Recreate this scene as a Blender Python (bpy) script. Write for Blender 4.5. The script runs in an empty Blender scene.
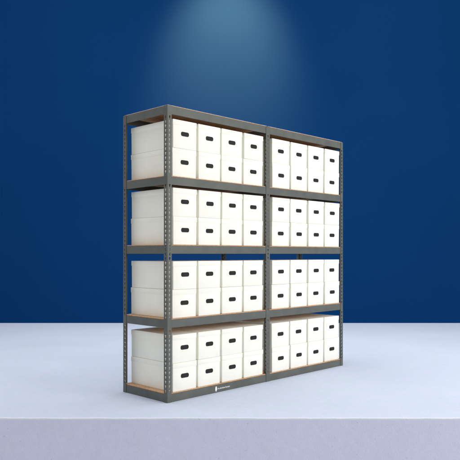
import bpy, bmesh, math, random
from mathutils import Vector, Matrix

random.seed(11)
S = bpy.context.scene
COL = S.collection
R = math.radians

# ------------------------------------------------------------------ helpers
def link(o, parent=None):
    COL.objects.link(o)
    if parent is not None:
        o.parent = parent
    return o

def tag(o, label=None, cat=None, group=None, kind=None):
    if label: o["label"] = label
    if cat: o["category"] = cat
    if group: o["group"] = group
    if kind: o["kind"] = kind
    return o

def empty(name, loc, rz=0.0):
    o = bpy.data.objects.new(name, None)
    o.empty_display_size = 0.1
    o.location = loc
    o.rotation_euler = (0, 0, rz)
    return link(o)

def mesh_obj(name, bm, mat, parent=None, smooth=False):
    bmesh.ops.recalc_face_normals(bm, faces=bm.faces[:])
    me = bpy.data.meshes.new(name)
    bm.to_mesh(me)
    bm.free()
    me.materials.append(mat)
    if smooth:
        for p in me.polygons:
            p.use_smooth = True
        try:
            me.set_sharp_from_angle(angle=R(35))
        except Exception:
            pass
    return link(bpy.data.objects.new(name, me), parent)

def add_box(bm, x0, x1, y0, y1, z0, z1, bevel=0.0, seg=2):
    t = bmesh.new()
    bmesh.ops.create_cube(t, size=1.0)
    for v in t.verts:
        v.co = Vector((x0 + (v.co.x + .5) * (x1 - x0),
                       y0 + (v.co.y + .5) * (y1 - y0),
                       z0 + (v.co.z + .5) * (z1 - z0)))
    if bevel:
        bmesh.ops.bevel(t, geom=t.edges[:], offset=bevel, segments=seg, profile=.5, affect='EDGES')
    merge(bm, t)

def merge(bm, t, mat=None):
    m = {}
    for v in t.verts:
        m[v] = bm.verts.new(mat @ v.co if mat is not None else v.co)
    for f in t.faces:
        try:
            bm.faces.new([m[v] for v in f.verts])
        except ValueError:
            pass
    t.free()

def add_prism(bm, pts, fn, a, b):
    """closed 2-D outline pts swept between a and b; fn(p, q, s) -> 3-D point"""
    A = [bm.verts.new(fn(p[0], p[1], a)) for p in pts]
    B = [bm.verts.new(fn(p[0], p[1], b)) for p in pts]
    n = len(pts)
    bm.faces.new(A)
    bm.faces.new(B[::-1])
    for i in range(n):
        bm.faces.new((A[i], A[(i + 1) % n], B[(i + 1) % n], B[i]))

# ------------------------------------------------------------------ materials
def new_mat(name):
    m = bpy.data.materials.new(name)
    m.use_nodes = True
    nt = m.node_tree
    b = nt.nodes["Principled BSDF"]
    return m, nt, b

def noise_mix(nt, coord, scale, c0, c1, detail=4.0, lo=.35, hi=.65, stretch=None):
    n = nt.nodes
    src = coord
    if stretch:
        mp = n.new("ShaderNodeMapping")
        mp.inputs["Scale"].default_value = stretch
        nt.links.new(coord, mp.inputs["Vector"])
        src = mp.outputs["Vector"]
    t = n.new("ShaderNodeTexNoise")
    t.inputs["Scale"].default_value = scale
    t.inputs["Detail"].default_value = detail
    nt.links.new(src, t.inputs["Vector"])
    r = n.new("ShaderNodeValToRGB")
    r.color_ramp.elements[0].position = lo
    r.color_ramp.elements[1].position = hi
    r.color_ramp.elements[0].color = (*c0, 1)
    r.color_ramp.elements[1].color = (*c1, 1)
    nt.links.new(t.outputs["Fac"], r.inputs["Fac"])
    return t, r

def coords(nt):
    return nt.nodes.new("ShaderNodeTexCoord").outputs["Object"]

def bump(nt, b, height, strength, dist):
    bp = nt.nodes.new("ShaderNodeBump")
    bp.inputs["Strength"].default_value = strength
    bp.inputs["Distance"].default_value = dist
    nt.links.new(height, bp.inputs["Height"])
    nt.links.new(bp.outputs["Normal"], b.inputs["Normal"])

def multiply(nt, a, b_, fac=1.0):
    mx = nt.nodes.new("ShaderNodeMix")
    mx.data_type = 'RGBA'
    mx.blend_type = 'MULTIPLY'
    mx.inputs[0].default_value = fac
    nt.links.new(a, mx.inputs[6])
    nt.links.new(b_, mx.inputs[7])
    return mx.outputs[2]

def mat_steel():
    m, nt, b = new_mat("grey_powder_coat")
    c = coords(nt)
    t, r = noise_mix(nt, c, 9, (.090, .097, .090), (.112, .118, .109), 5)
    f, _ = noise_mix(nt, c, 420, (0, 0, 0), (1, 1, 1), 2)
    nt.links.new(r.outputs["Color"], b.inputs["Base Color"])
    b.inputs["Roughness"].default_value = .5
    b.inputs["Specular IOR Level"].default_value = .35
    bump(nt, b, f.outputs["Fac"], .12, .001)
    return m

def mat_board():
    m, nt, b = new_mat("particle_board")
    c = coords(nt)
    t, r = noise_mix(nt, c, 90, (.50, .28, .15), (.74, .49, .30), 6, .3, .7)
    t2, r2 = noise_mix(nt, c, 7, (.86, .86, .86), (1, 1, 1), 3)
    nt.links.new(multiply(nt, r.outputs["Color"], r2.outputs["Color"]), b.inputs["Base Color"])
    b.inputs["Roughness"].default_value = .75
    b.inputs["Specular IOR Level"].default_value = .2
    bump(nt, b, t.outputs["Fac"], .25, .001)
    return m

def mat_carton():
    m, nt, b = new_mat("white_cardboard")
    c = coords(nt)
    oi = nt.nodes.new("ShaderNodeObjectInfo")
    off = nt.nodes.new("ShaderNodeVectorMath")
    off.operation = 'ADD'
    nt.links.new(c, off.inputs[0])
    nt.links.new(oi.outputs["Random"], off.inputs[1])
    c2 = off.outputs["Vector"]
    t, r = noise_mix(nt, c2, 5, (.862, .857, .782), (.90, .895, .822), 4)
    # faint upright flutes of the corrugated board
    w, rw = noise_mix(nt, c2, 1.0, (.988, .988, .988), (1, 1, 1), 3, .3, .7, (110, 110, 2))
    nt.links.new(multiply(nt, r.outputs["Color"], rw.outputs["Color"]), b.inputs["Base Color"])
    b.inputs["Roughness"].default_value = .7
    b.inputs["Specular IOR Level"].default_value = .2
    bump(nt, b, w.outputs["Fac"], .1, .002)
    return m

def mat_plain(name, col, rough=.5, spec=.4):
    m, nt, b = new_mat(name)
    c = coords(nt)
    t, r = noise_mix(nt, c, 60, tuple(x * .85 for x in col), tuple(x * 1.12 for x in col), 4)
    nt.links.new(r.outputs["Color"], b.inputs["Base Color"])
    b.inputs["Roughness"].default_value = rough
    b.inputs["Specular IOR Level"].default_value = spec
    return m

def mat_platform(name, c0, c1):
    m, nt, b = new_mat(name)
    c = coords(nt)
    t, r = noise_mix(nt, c, 1.1, c0, c1, 5, .3, .7)
    t2, r2 = noise_mix(nt, c, 26, (.955, .955, .965), (1, 1, 1), 6, .3, .7)
    t3, r3 = noise_mix(nt, c, 170, (.94, .94, .95), (1, 1, 1), 3, .25, .75)
    # a sprinkling of small grey specks
    t4, r4 = noise_mix(nt, c, 55, (.80, .80, .83), (1, 1, 1), 1, .20, .26)
    k = multiply(nt, r.outputs["Color"], r2.outputs["Color"])
    k = multiply(nt, k, r3.outputs["Color"])
    # cloudy patches, some greyer and some more lilac
    t5, r5 = noise_mix(nt, c, 7.5, (.965, .985, .965), (1, .985, 1), 5, .38, .62)
    k = multiply(nt, k, r5.outputs["Color"])
    k = multiply(nt, k, r4.outputs["Color"])
    nt.links.new(k, b.inputs["Base Color"])
    b.inputs["Roughness"].default_value = .8
    b.inputs["Specular IOR Level"].default_value = .15
    ad = nt.nodes.new("ShaderNodeMath")
    ad.operation = 'ADD'
    nt.links.new(t2.outputs["Fac"], ad.inputs[0])
    nt.links.new(t3.outputs["Fac"], ad.inputs[1])
    bump(nt, b, ad.outputs[0], .22, .006)
    return m

def mat_wall():
    m, nt, b = new_mat("navy_paint")
    c = coords(nt)
    t, r = noise_mix(nt, c, .7, (.0032, .0340, .124), (.0036, .0356, .129), 3)
    t2, _ = noise_mix(nt, c, 140, (0, 0, 0), (1, 1, 1), 3)
    nt.links.new(r.outputs["Color"], b.inputs["Base Color"])
    b.inputs["Roughness"].default_value = .7
    b.inputs["Specular IOR Level"].default_value = 0.0
    bump(nt, b, t2.outputs["Fac"], .06, .002)
    return m

STEEL = mat_steel()
BOARD = mat_board()
CARTON = mat_carton()
GRIP = mat_plain("charcoal_plastic", (.022, .022, .022), .6, .2)
PRINT = mat_plain("white_print", (.85, .86, .85), .5, .3)
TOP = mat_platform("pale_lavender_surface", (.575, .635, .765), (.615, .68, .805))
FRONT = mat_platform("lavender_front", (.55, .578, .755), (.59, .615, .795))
EDGE_HIGHLIGHT = mat_platform("painted_edge_highlight", (.70, .74, .84), (.73, .77, .87))  # bright edge highlight put into the colour, paler than the platform
WALL = mat_wall()

# ------------------------------------------------------------------ camera
EYE = 1.067
cam = bpy.data.cameras.new("camera")
cam.sensor_fit = 'HORIZONTAL'
cam.sensor_width = 36.0
cam.lens = 633.0 * 36.0 / 460.0
cam.shift_y = 24.0 / 460.0
cam.clip_start = .05
cam.clip_end = 200
co = link(bpy.data.objects.new("camera", cam))
co.location = (0, 0, EYE)
co.rotation_euler = (R(90), 0, 0)
S.camera = co

# ------------------------------------------------------------------ setting
WALL_Y = 9.79
EDGE_Y = 4.115
bm = bmesh.new()
add_box(bm, -11, 11, WALL_Y, WALL_Y + .2, -1.2, 8.0)
tag(mesh_obj("backdrop", bm, WALL), kind="structure")

bm = bmesh.new()                                     # broad block with a softly rounded front edge
prof = [(WALL_Y - .003, -1.1), (EDGE_Y, -1.1), (EDGE_Y, -.016)]
for i in range(1, 7):
    a = math.pi * .5 * i / 6
    prof.append((EDGE_Y + .016 * (1 - math.cos(a)), -.016 + .016 * math.sin(a)))
prof.append((WALL_Y - .003, 0))
add_prism(bm, prof, lambda p, q, s: Vector((s, p, q)), -10.5, 10.5)
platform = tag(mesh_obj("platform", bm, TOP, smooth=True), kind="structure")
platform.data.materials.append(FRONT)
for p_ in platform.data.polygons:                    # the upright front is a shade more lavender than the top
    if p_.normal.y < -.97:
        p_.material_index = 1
bm = bmesh.new()                                     # thin strip whose pale colour paints a highlight along the edge
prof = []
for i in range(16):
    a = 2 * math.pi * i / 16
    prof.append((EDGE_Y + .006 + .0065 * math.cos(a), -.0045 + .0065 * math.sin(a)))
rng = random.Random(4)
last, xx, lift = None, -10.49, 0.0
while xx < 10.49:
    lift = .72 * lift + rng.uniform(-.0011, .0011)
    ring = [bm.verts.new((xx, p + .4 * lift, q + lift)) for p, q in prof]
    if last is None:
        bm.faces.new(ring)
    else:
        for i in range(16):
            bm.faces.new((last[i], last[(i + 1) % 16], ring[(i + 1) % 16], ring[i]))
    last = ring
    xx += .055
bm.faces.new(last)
mesh_obj("edge_highlight", bm, EDGE_HIGHLIGHT, platform, smooth=True)

# ------------------------------------------------------------------ the rack
ORIGIN = (-.4472, 4.5224, 0)
YAW = math.atan2(1.5433, 1.530)
BAY, DEPTH, HEIGHT = 1.0866, .536, 2.134
LEVELS = [0.0, .535, 1.069, 1.566, 2.073]
BEAM_H = .060
rack = empty("shelving_rack", ORIGIN, YAW)
tag(rack, "tall grey steel shelving rack with two bays full of white boxes on the pale platform", "shelving rack")

PITCH = .0328
SLOT = [(-.0030, -.0095), (.0030, -.0095), (.0036, -.001), (.0062, .0035), (.0055, .0085),
        (.0022, .0108), (-.0022, .0108), (-.0055, .0085), (-.0062, .0035), (-.0036, -.001)]

def slotted_plate(width, height, thick):
    """upright plate in the x-z plane, 0..width by 0..height, with a row of keyhole slots"""
    t = bmesh.new()
    cache = {}
    def V(x, z):
        k = (round(x, 5), round(z, 5))
        if k not in cache:
            cache[k] = t.verts.new((x, 0, z))
        return cache[k]
    n = int(height / PITCH)
    cx = width / 2
    z = 0.0
    for i in range(n):
        z0, z1 = i * PITCH, (i + 1) * PITCH
        zc = (z0 + z1) / 2
        if any(lv - .004 < zc < lv + BEAM_H + .006 for lv in (LEVELS[0], LEVELS[1], LEVELS[3], LEVELS[4])):
            t.faces.new((V(0, z0), V(width, z0), V(width, z1), V(0, z1)))
            z = z1
            continue
        h = [V(cx + a * 1.2, zc + b * 1.05) for a, b in SLOT]
        c00, c10, c11, c01 = V(0, z0), V(width, z0), V(width, z1), V(0, z1)
        # slots 0..9 run anticlockwise from the lower left
        t.faces.new((c00, c10, h[1], h[0]))
        t.faces.new((c10, h[3], h[2], h[1]))
        t.faces.new((c10, c11, h[4], h[3]))
        t.faces.new((c11, h[5], h[4]))
        t.faces.new((c11, c01, h[6], h[5]))
        t.faces.new((c01, h[7], h[6]))
        t.faces.new((c01, c00, h[8], h[7]))
        t.faces.new((c00, h[0], h[9], h[8]))
        z = z1
    if height - z > 1e-4:
        t.faces.new((V(0, z), V(width, z), V(width, height), V(0, height)))
    r = bmesh.ops.extrude_face_region(t, geom=t.faces[:])
    for v in r["geom"]:
        if isinstance(v, bmesh.types.BMVert):
            v.co.y += thick
    return t

FL, TH, RC = .040, .0022, .003
def angle_post(u, v, du, dv):
    """L-shaped post with its outer corner at (u, v); flanges run along du and dv"""
    bm = bmesh.new()
    p = slotted_plate(FL - RC, HEIGHT, TH)
    merge(bm, p, Matrix(((du, 0, 0, u + du * RC), (0, dv, 0, v), (0, 0, 1, 0), (0, 0, 0, 1))))
    p = slotted_plate(FL - RC, HEIGHT, TH)
    merge(bm, p, Matrix(((0, du, 0, u), (dv, 0, 0, v + dv * RC), (0, 0, 1, 0), (0, 0, 0, 1))))
    arc = []
    for i in range(5):
        a = math.pi / 2 * i / 4
        arc.append((u + du * RC * (1 - math.cos(a)), v + dv * RC * (1 - math.sin(a))))
    for i in range(5):
        a = math.pi / 2 * (4 - i) / 4
        q = RC - TH
        arc.append((u + du * (RC - q * math.cos(a)), v + dv * (RC - q * math.sin(a))))
    add_prism(bm, arc, lambda p_, q_, s: Vector((p_, q_, s)), 0, HEIGHT)
    return mesh_obj("post", bm, STEEL, rack)

def tee_post(u, v, dv):
    """T-shaped post shared by the two bays"""
    bm = bmesh.new()
    w = .046
    merge(bm, slotted_plate(w, HEIGHT, TH), Matrix(((1, 0, 0, u - w / 2), (0, dv, 0, v), (0, 0, 1, 0), (0, 0, 0, 1))))
    merge(bm, slotted_plate(FL, HEIGHT, TH), Matrix(((0, 1, 0, u - TH / 2), (dv, 0, 0, v + dv * (TH + .0005)), (0, 0, 1, 0), (0, 0, 0, 1))))
    return mesh_obj("post", bm, STEEL, rack)

angle_post(0, 0, 1, 1)
angle_post(0, DEPTH, 1, -1)
angle_post(2 * BAY, 0, -1, 1)
angle_post(2 * BAY, DEPTH, -1, -1)
tee_post(BAY, 0, 1)
tee_post(BAY, DEPTH, -1)

def beam_profile(z):
    t, l = .002, .022
    return [(0, z + .0015), (.0008, z), (t, z), (t, z + .041), (l, z + .041), (l, z + .043), (t, z + .043),
            (t, z + BEAM_H), (.0008, z + BEAM_H), (0, z + BEAM_H - .0015)]

G = TH + .0008                                      # beams sit just inside the post flanges
for z in LEVELS:
    z = z + .0006 if z == 0 else z
    for k in range(2):
        u0 = k * BAY + (G if k == 0 else .0035)
        u1 = (k + 1) * BAY - (G if k == 1 else .0035)
        bm = bmesh.new()
        add_prism(bm, beam_profile(z), lambda p, q, s: Vector((s, G + p, q)), u0 + .003, u1 - .003)
        mesh_obj("front_beam", bm, STEEL, rack)
        bm = bmesh.new()
        add_prism(bm, beam_profile(z), lambda p, q, s: Vector((s, DEPTH - G - p, q)), u0 + .003, u1 - .003)
        mesh_obj("back_beam", bm, STEEL, rack)
        bm = bmesh.new()
        add_box(bm, u0 + .004, u1 - .004, G + .0035, DEPTH - G - .0035, z + .0445, z + .0652, .0012, 1)
        mesh_obj("shelf_board", bm, BOARD, rack)
    for u, s in ((G, 1), (2 * BAY - G, -1)):
        bm = bmesh.new()
        add_prism(bm, [(p, q) for p, q in beam_profile(z)], lambda p, q, w: Vector((u + s * p, w, q)), G + .003 + .0025, DEPTH - G - .0055)
        mesh_obj("side_beam", bm, STEEL, rack)
    bm = bmesh.new()
    add_box(bm, BAY - .0025, BAY + .0025, .046, DEPTH - .046, z + .001, z + .0435, .0005, 1)
    mesh_obj("side_beam", bm, STEEL, rack)

# white emblem and a line of tiny worn lettering printed on the bottom front beam
def print_face(o_, bm, pts, v, t=.0006):
    add_prism(bm, pts, lambda p, q, s: Vector((p, s, q)), v - t, v)

EU = .487
bm = bmesh.new()
em = [(-.0065, .012), (-.0045, .0095), (.0025, .0095), (.0050, .013), (.0055, .020), (.0105, .0225), (.0112, .029),
      (.0072, .033), (.0068, .043), (.0040, .0475), (-.0040, .0475), (-.0075, .043), (-.0098, .034), (-.0095, .024)]
print_face(None, bm, [(EU + a, b) for a, b in em], G - .0001)
mesh_obj("emblem", bm, PRINT, rack)
bm = bmesh.new()
x = EU + .0195
heights = [.0125, .0085, .0085, .0125, .0085, .0110, .0085, .0085, .0120, .0085, .0085, .0100, .0085]
for i, h in enumerate(heights):
    w = .0078 if i % 4 != 2 else .0060
    z0 = .0232
    print_face(None, bm, [(x, z0), (x + .0024, z0), (x + .0024, z0 + h), (x, z0 + h)], G - .0001)
    if i % 3 != 1:
        print_face(None, bm, [(x + .0026, z0 + .0058), (x + w - .0022, z0 + .0058), (x + w - .0022, z0 + .0082), (x + .0026, z0 + .0082)], G - .0001)
    if i % 2 == 0:
        print_face(None, bm, [(x + w - .0020, z0), (x + w, z0), (x + w, z0 + .0084), (x + w - .0020, z0 + .0084)], G - .0001)
    else:
        print_face(None, bm, [(x + .0026, z0), (x + w, z0), (x + w, z0 + .0022), (x + .0026, z0 + .0022)], G - .0001)
    x += w + .0027
mesh_obj("lettering", bm, PRINT, rack)

# ------------------------------------------------------------------ the archive boxes
BW, BD, BH = .232, .505, .2068                      # width along the shelf, depth, height
LID_H, LID_O = .038, .0017

def make_box():
    root = empty("archive_box", (0, 0, 0))
    w, d = BW / 2 - LID_O, BD / 2 - LID_O
    bm = bmesh.new()
    add_box(bm, -w, w, -d, d, 0, BH - .004, .003, 2)
    for v in bm.verts:                               # the carton narrows a little towards its foot
        k = 1 - .010 * (1 - v.co.z / BH)
        v.co.x *= k
        v.co.y *= 1 - .004 * (1 - v.co.z / BH)
    mesh_obj("box_body", bm, CARTON, root, smooth=True)
    bm = bmesh.new()
    o_, i_ = LID_O, .0004
    # hollow lid: top plate and four walls, in one sweep of its rim
    outer = bmesh.new()
    bmesh.ops.create_cube(outer, size=1)
    for v in outer.verts:
        v.co = Vector((v.co.x * BW, v.co.y * BD, BH - LID_H + (v.co.z + .5) * LID_H))
    bot = min(outer.faces, key=lambda f: f.calc_center_median().z)
    r = bmesh.ops.inset_region(outer, faces=[bot], thickness=o_ - i_)
    ex = bmesh.ops.extrude_face_region(outer, geom=[bot])
    for g in ex["geom"]:
        if isinstance(g, bmesh.types.BMVert):
            g.co.z += LID_H - .003
    if bot.is_valid:
        bmesh.ops.delete(outer, geom=[bot], context='FACES_ONLY')
    ed = [e for e in outer.edges if all(abs(abs(v.co.x) - BW / 2) < 1e-5 for v in e.verts) and e.calc_length() > .02 or
          all(v.co.z > BH - 1e-5 for v in e.verts)]
    bmesh.ops.bevel(outer, geom=ed, offset=.0025, segments=2, profile=.5, affect='EDGES')
    merge(bm, outer)
    mesh_obj("lid", bm, CARTON, root, smooth=True)
    # hand hold: a rimmed charcoal grip set into the end panel
    def rr(hw, hh, rad, n=5):
        pts = []
        for cx, cz, a0 in ((hw - rad, hh - rad, 0), (-hw + rad, hh - rad, 90), (-hw + rad, -hh + rad, 180), (hw - rad, -hh + rad, 270)):
            for i in range(n + 1):
                a = R(a0 + 90 * i / n)
                pts.append((cx + rad * math.cos(a), cz + rad * math.sin(a)))
        return pts
    yf = -d + .0006
    for zc in (.108,):
        bm = bmesh.new()
        rings = [(.0385, .0162, .0135, .0004), (.0380, .0157, .0132, -.0022), (.0362, .0139, .0118, -.0030), (.0330, .0107, .0090, -.0022), (.0322, .0099, .0084, -.0002)]
        prev = None
        for hw, hh, rad, dy in rings:
            vs = [bm.verts.new((a, yf + dy, zc + b)) for a, b in rr(hw, hh, rad)]
            if prev:
                n = len(vs)
                for i in range(n):
                    bm.faces.new((prev[i], prev[(i + 1) % n], vs[(i + 1) % n], vs[i]))
            prev = vs
        bm.faces.new(prev)
        # shallow ridge across the middle of the grip
        add_box(bm, -.022, .022, yf - .0024, yf - .0001, zc - .0042, zc + .0042, .0011, 2)
        mesh_obj("handle", bm, GRIP, root, smooth=True)
    return root

BAY_N = ("left bay", "right bay")
SHELF_N = ("bottom", "second lowest", "second highest", "highest")
STACK_N = ("first stack", "second stack", "third stack", "last stack")
GAP = .0166
c_, s_ = math.cos(YAW), math.sin(YAW)
def to_world(u, v, z):
    return (ORIGIN[0] + c_ * u - s_ * v, ORIGIN[1] + s_ * u + c_ * v, z)

proto = make_box()
first = True
for lev in range(4):
    for bay in range(2):
        for st in range(4):
            ub = bay * BAY + (.061, .0655)[bay] + st * (BW + GAP) + BW / 2
            for row in range(2):
                u = ub + random.uniform(-.0022, .0022)
                v = .010 + BD / 2 + random.uniform(-.001, .004)
                z = LEVELS[lev] + .0652 + .0006 + row * (BH + .0006)
                if first:
                    o = proto
                    first = False
                else:
                    o = proto.copy()
                    link(o)
                    for ch in proto.children:
                        k = ch.copy()
                        link(k)
                        k.parent = o
                for k in o.children:                 # every lid sits a touch differently
                    if k.name.startswith("lid"):
                        k.location = (random.uniform(-.0007, .0007), random.uniform(-.0009, .0007), random.uniform(-.0012, 0))
                        k.rotation_euler = (0, R(random.uniform(-.1, .1)), R(random.uniform(-.12, .12)))
                o.location = to_world(u, v, z)
                o.rotation_euler = (0, 0, YAW + R(random.uniform(-.5, .5)))
                tag(o, "%s white box, %s from the left, %s full shelf, %s" % (("lower", "upper")[row], STACK_N[st], SHELF_N[lev], BAY_N[bay]),
                    "archive box", "white archive boxes on the rack")

# ------------------------------------------------------------------ light
w = bpy.data.worlds.new("World")
S.world = w
w.use_nodes = True
bg = w.node_tree.nodes["Background"]
bg.inputs["Color"].default_value = (1.0, 1.0, 1.0, 1)
bg.inputs["Strength"].default_value = .67

def area(name, loc, target, sx, sy, power, col=(1, 1, 1), spread=180):
    l = bpy.data.lights.new(name, 'AREA')
    l.shape = 'RECTANGLE'
    l.size, l.size_y = sx, sy
    l.energy = power
    l.color = col
    l.spread = R(spread)
    o = link(bpy.data.objects.new(name, l))
    o.location = loc
    o.rotation_euler = (Vector(target) - Vector(loc)).to_track_quat('-Z', 'Y').to_euler()
    return o

area("overhead_softbox", (.1, 6.9, 6.6), (.1, 7.1, 0), 8.5, 4.5, 228, (1, .99, .97), 130)
area("key_softbox", (7.5, 1.2, 3.2), (0.3, 5.3, 1.0), 3.5, 3.5, 190, (1, .985, .955), 120)

l = bpy.data.lights.new("wall_spot", 'SPOT')
l.energy = 6300
l.color = (1, .215, .07)
l.spot_size = R(54)
l.spot_blend = 1.0
l.shadow_soft_size = .25
o = link(bpy.data.objects.new("wall_spot", l))
o.location = (0, WALL_Y - 1.7, 6.25)
o.rotation_euler = (Vector((-.05, WALL_Y, 4.15)) - Vector(o.location)).to_track_quat('-Z', 'Y').to_euler()

# ------------------------------------------------------------------ render settings
S.view_settings.view_transform = 'Standard'
S.view_settings.look = 'None'
S.view_settings.exposure = 0
S.view_settings.gamma = 1
S.render.engine = 'CYCLES'
S.cycles.use_denoising = True
S.cycles.max_bounces = 12
S.cycles.diffuse_bounces = 7
S.render.resolution_x = 1024
S.render.resolution_y = 1024
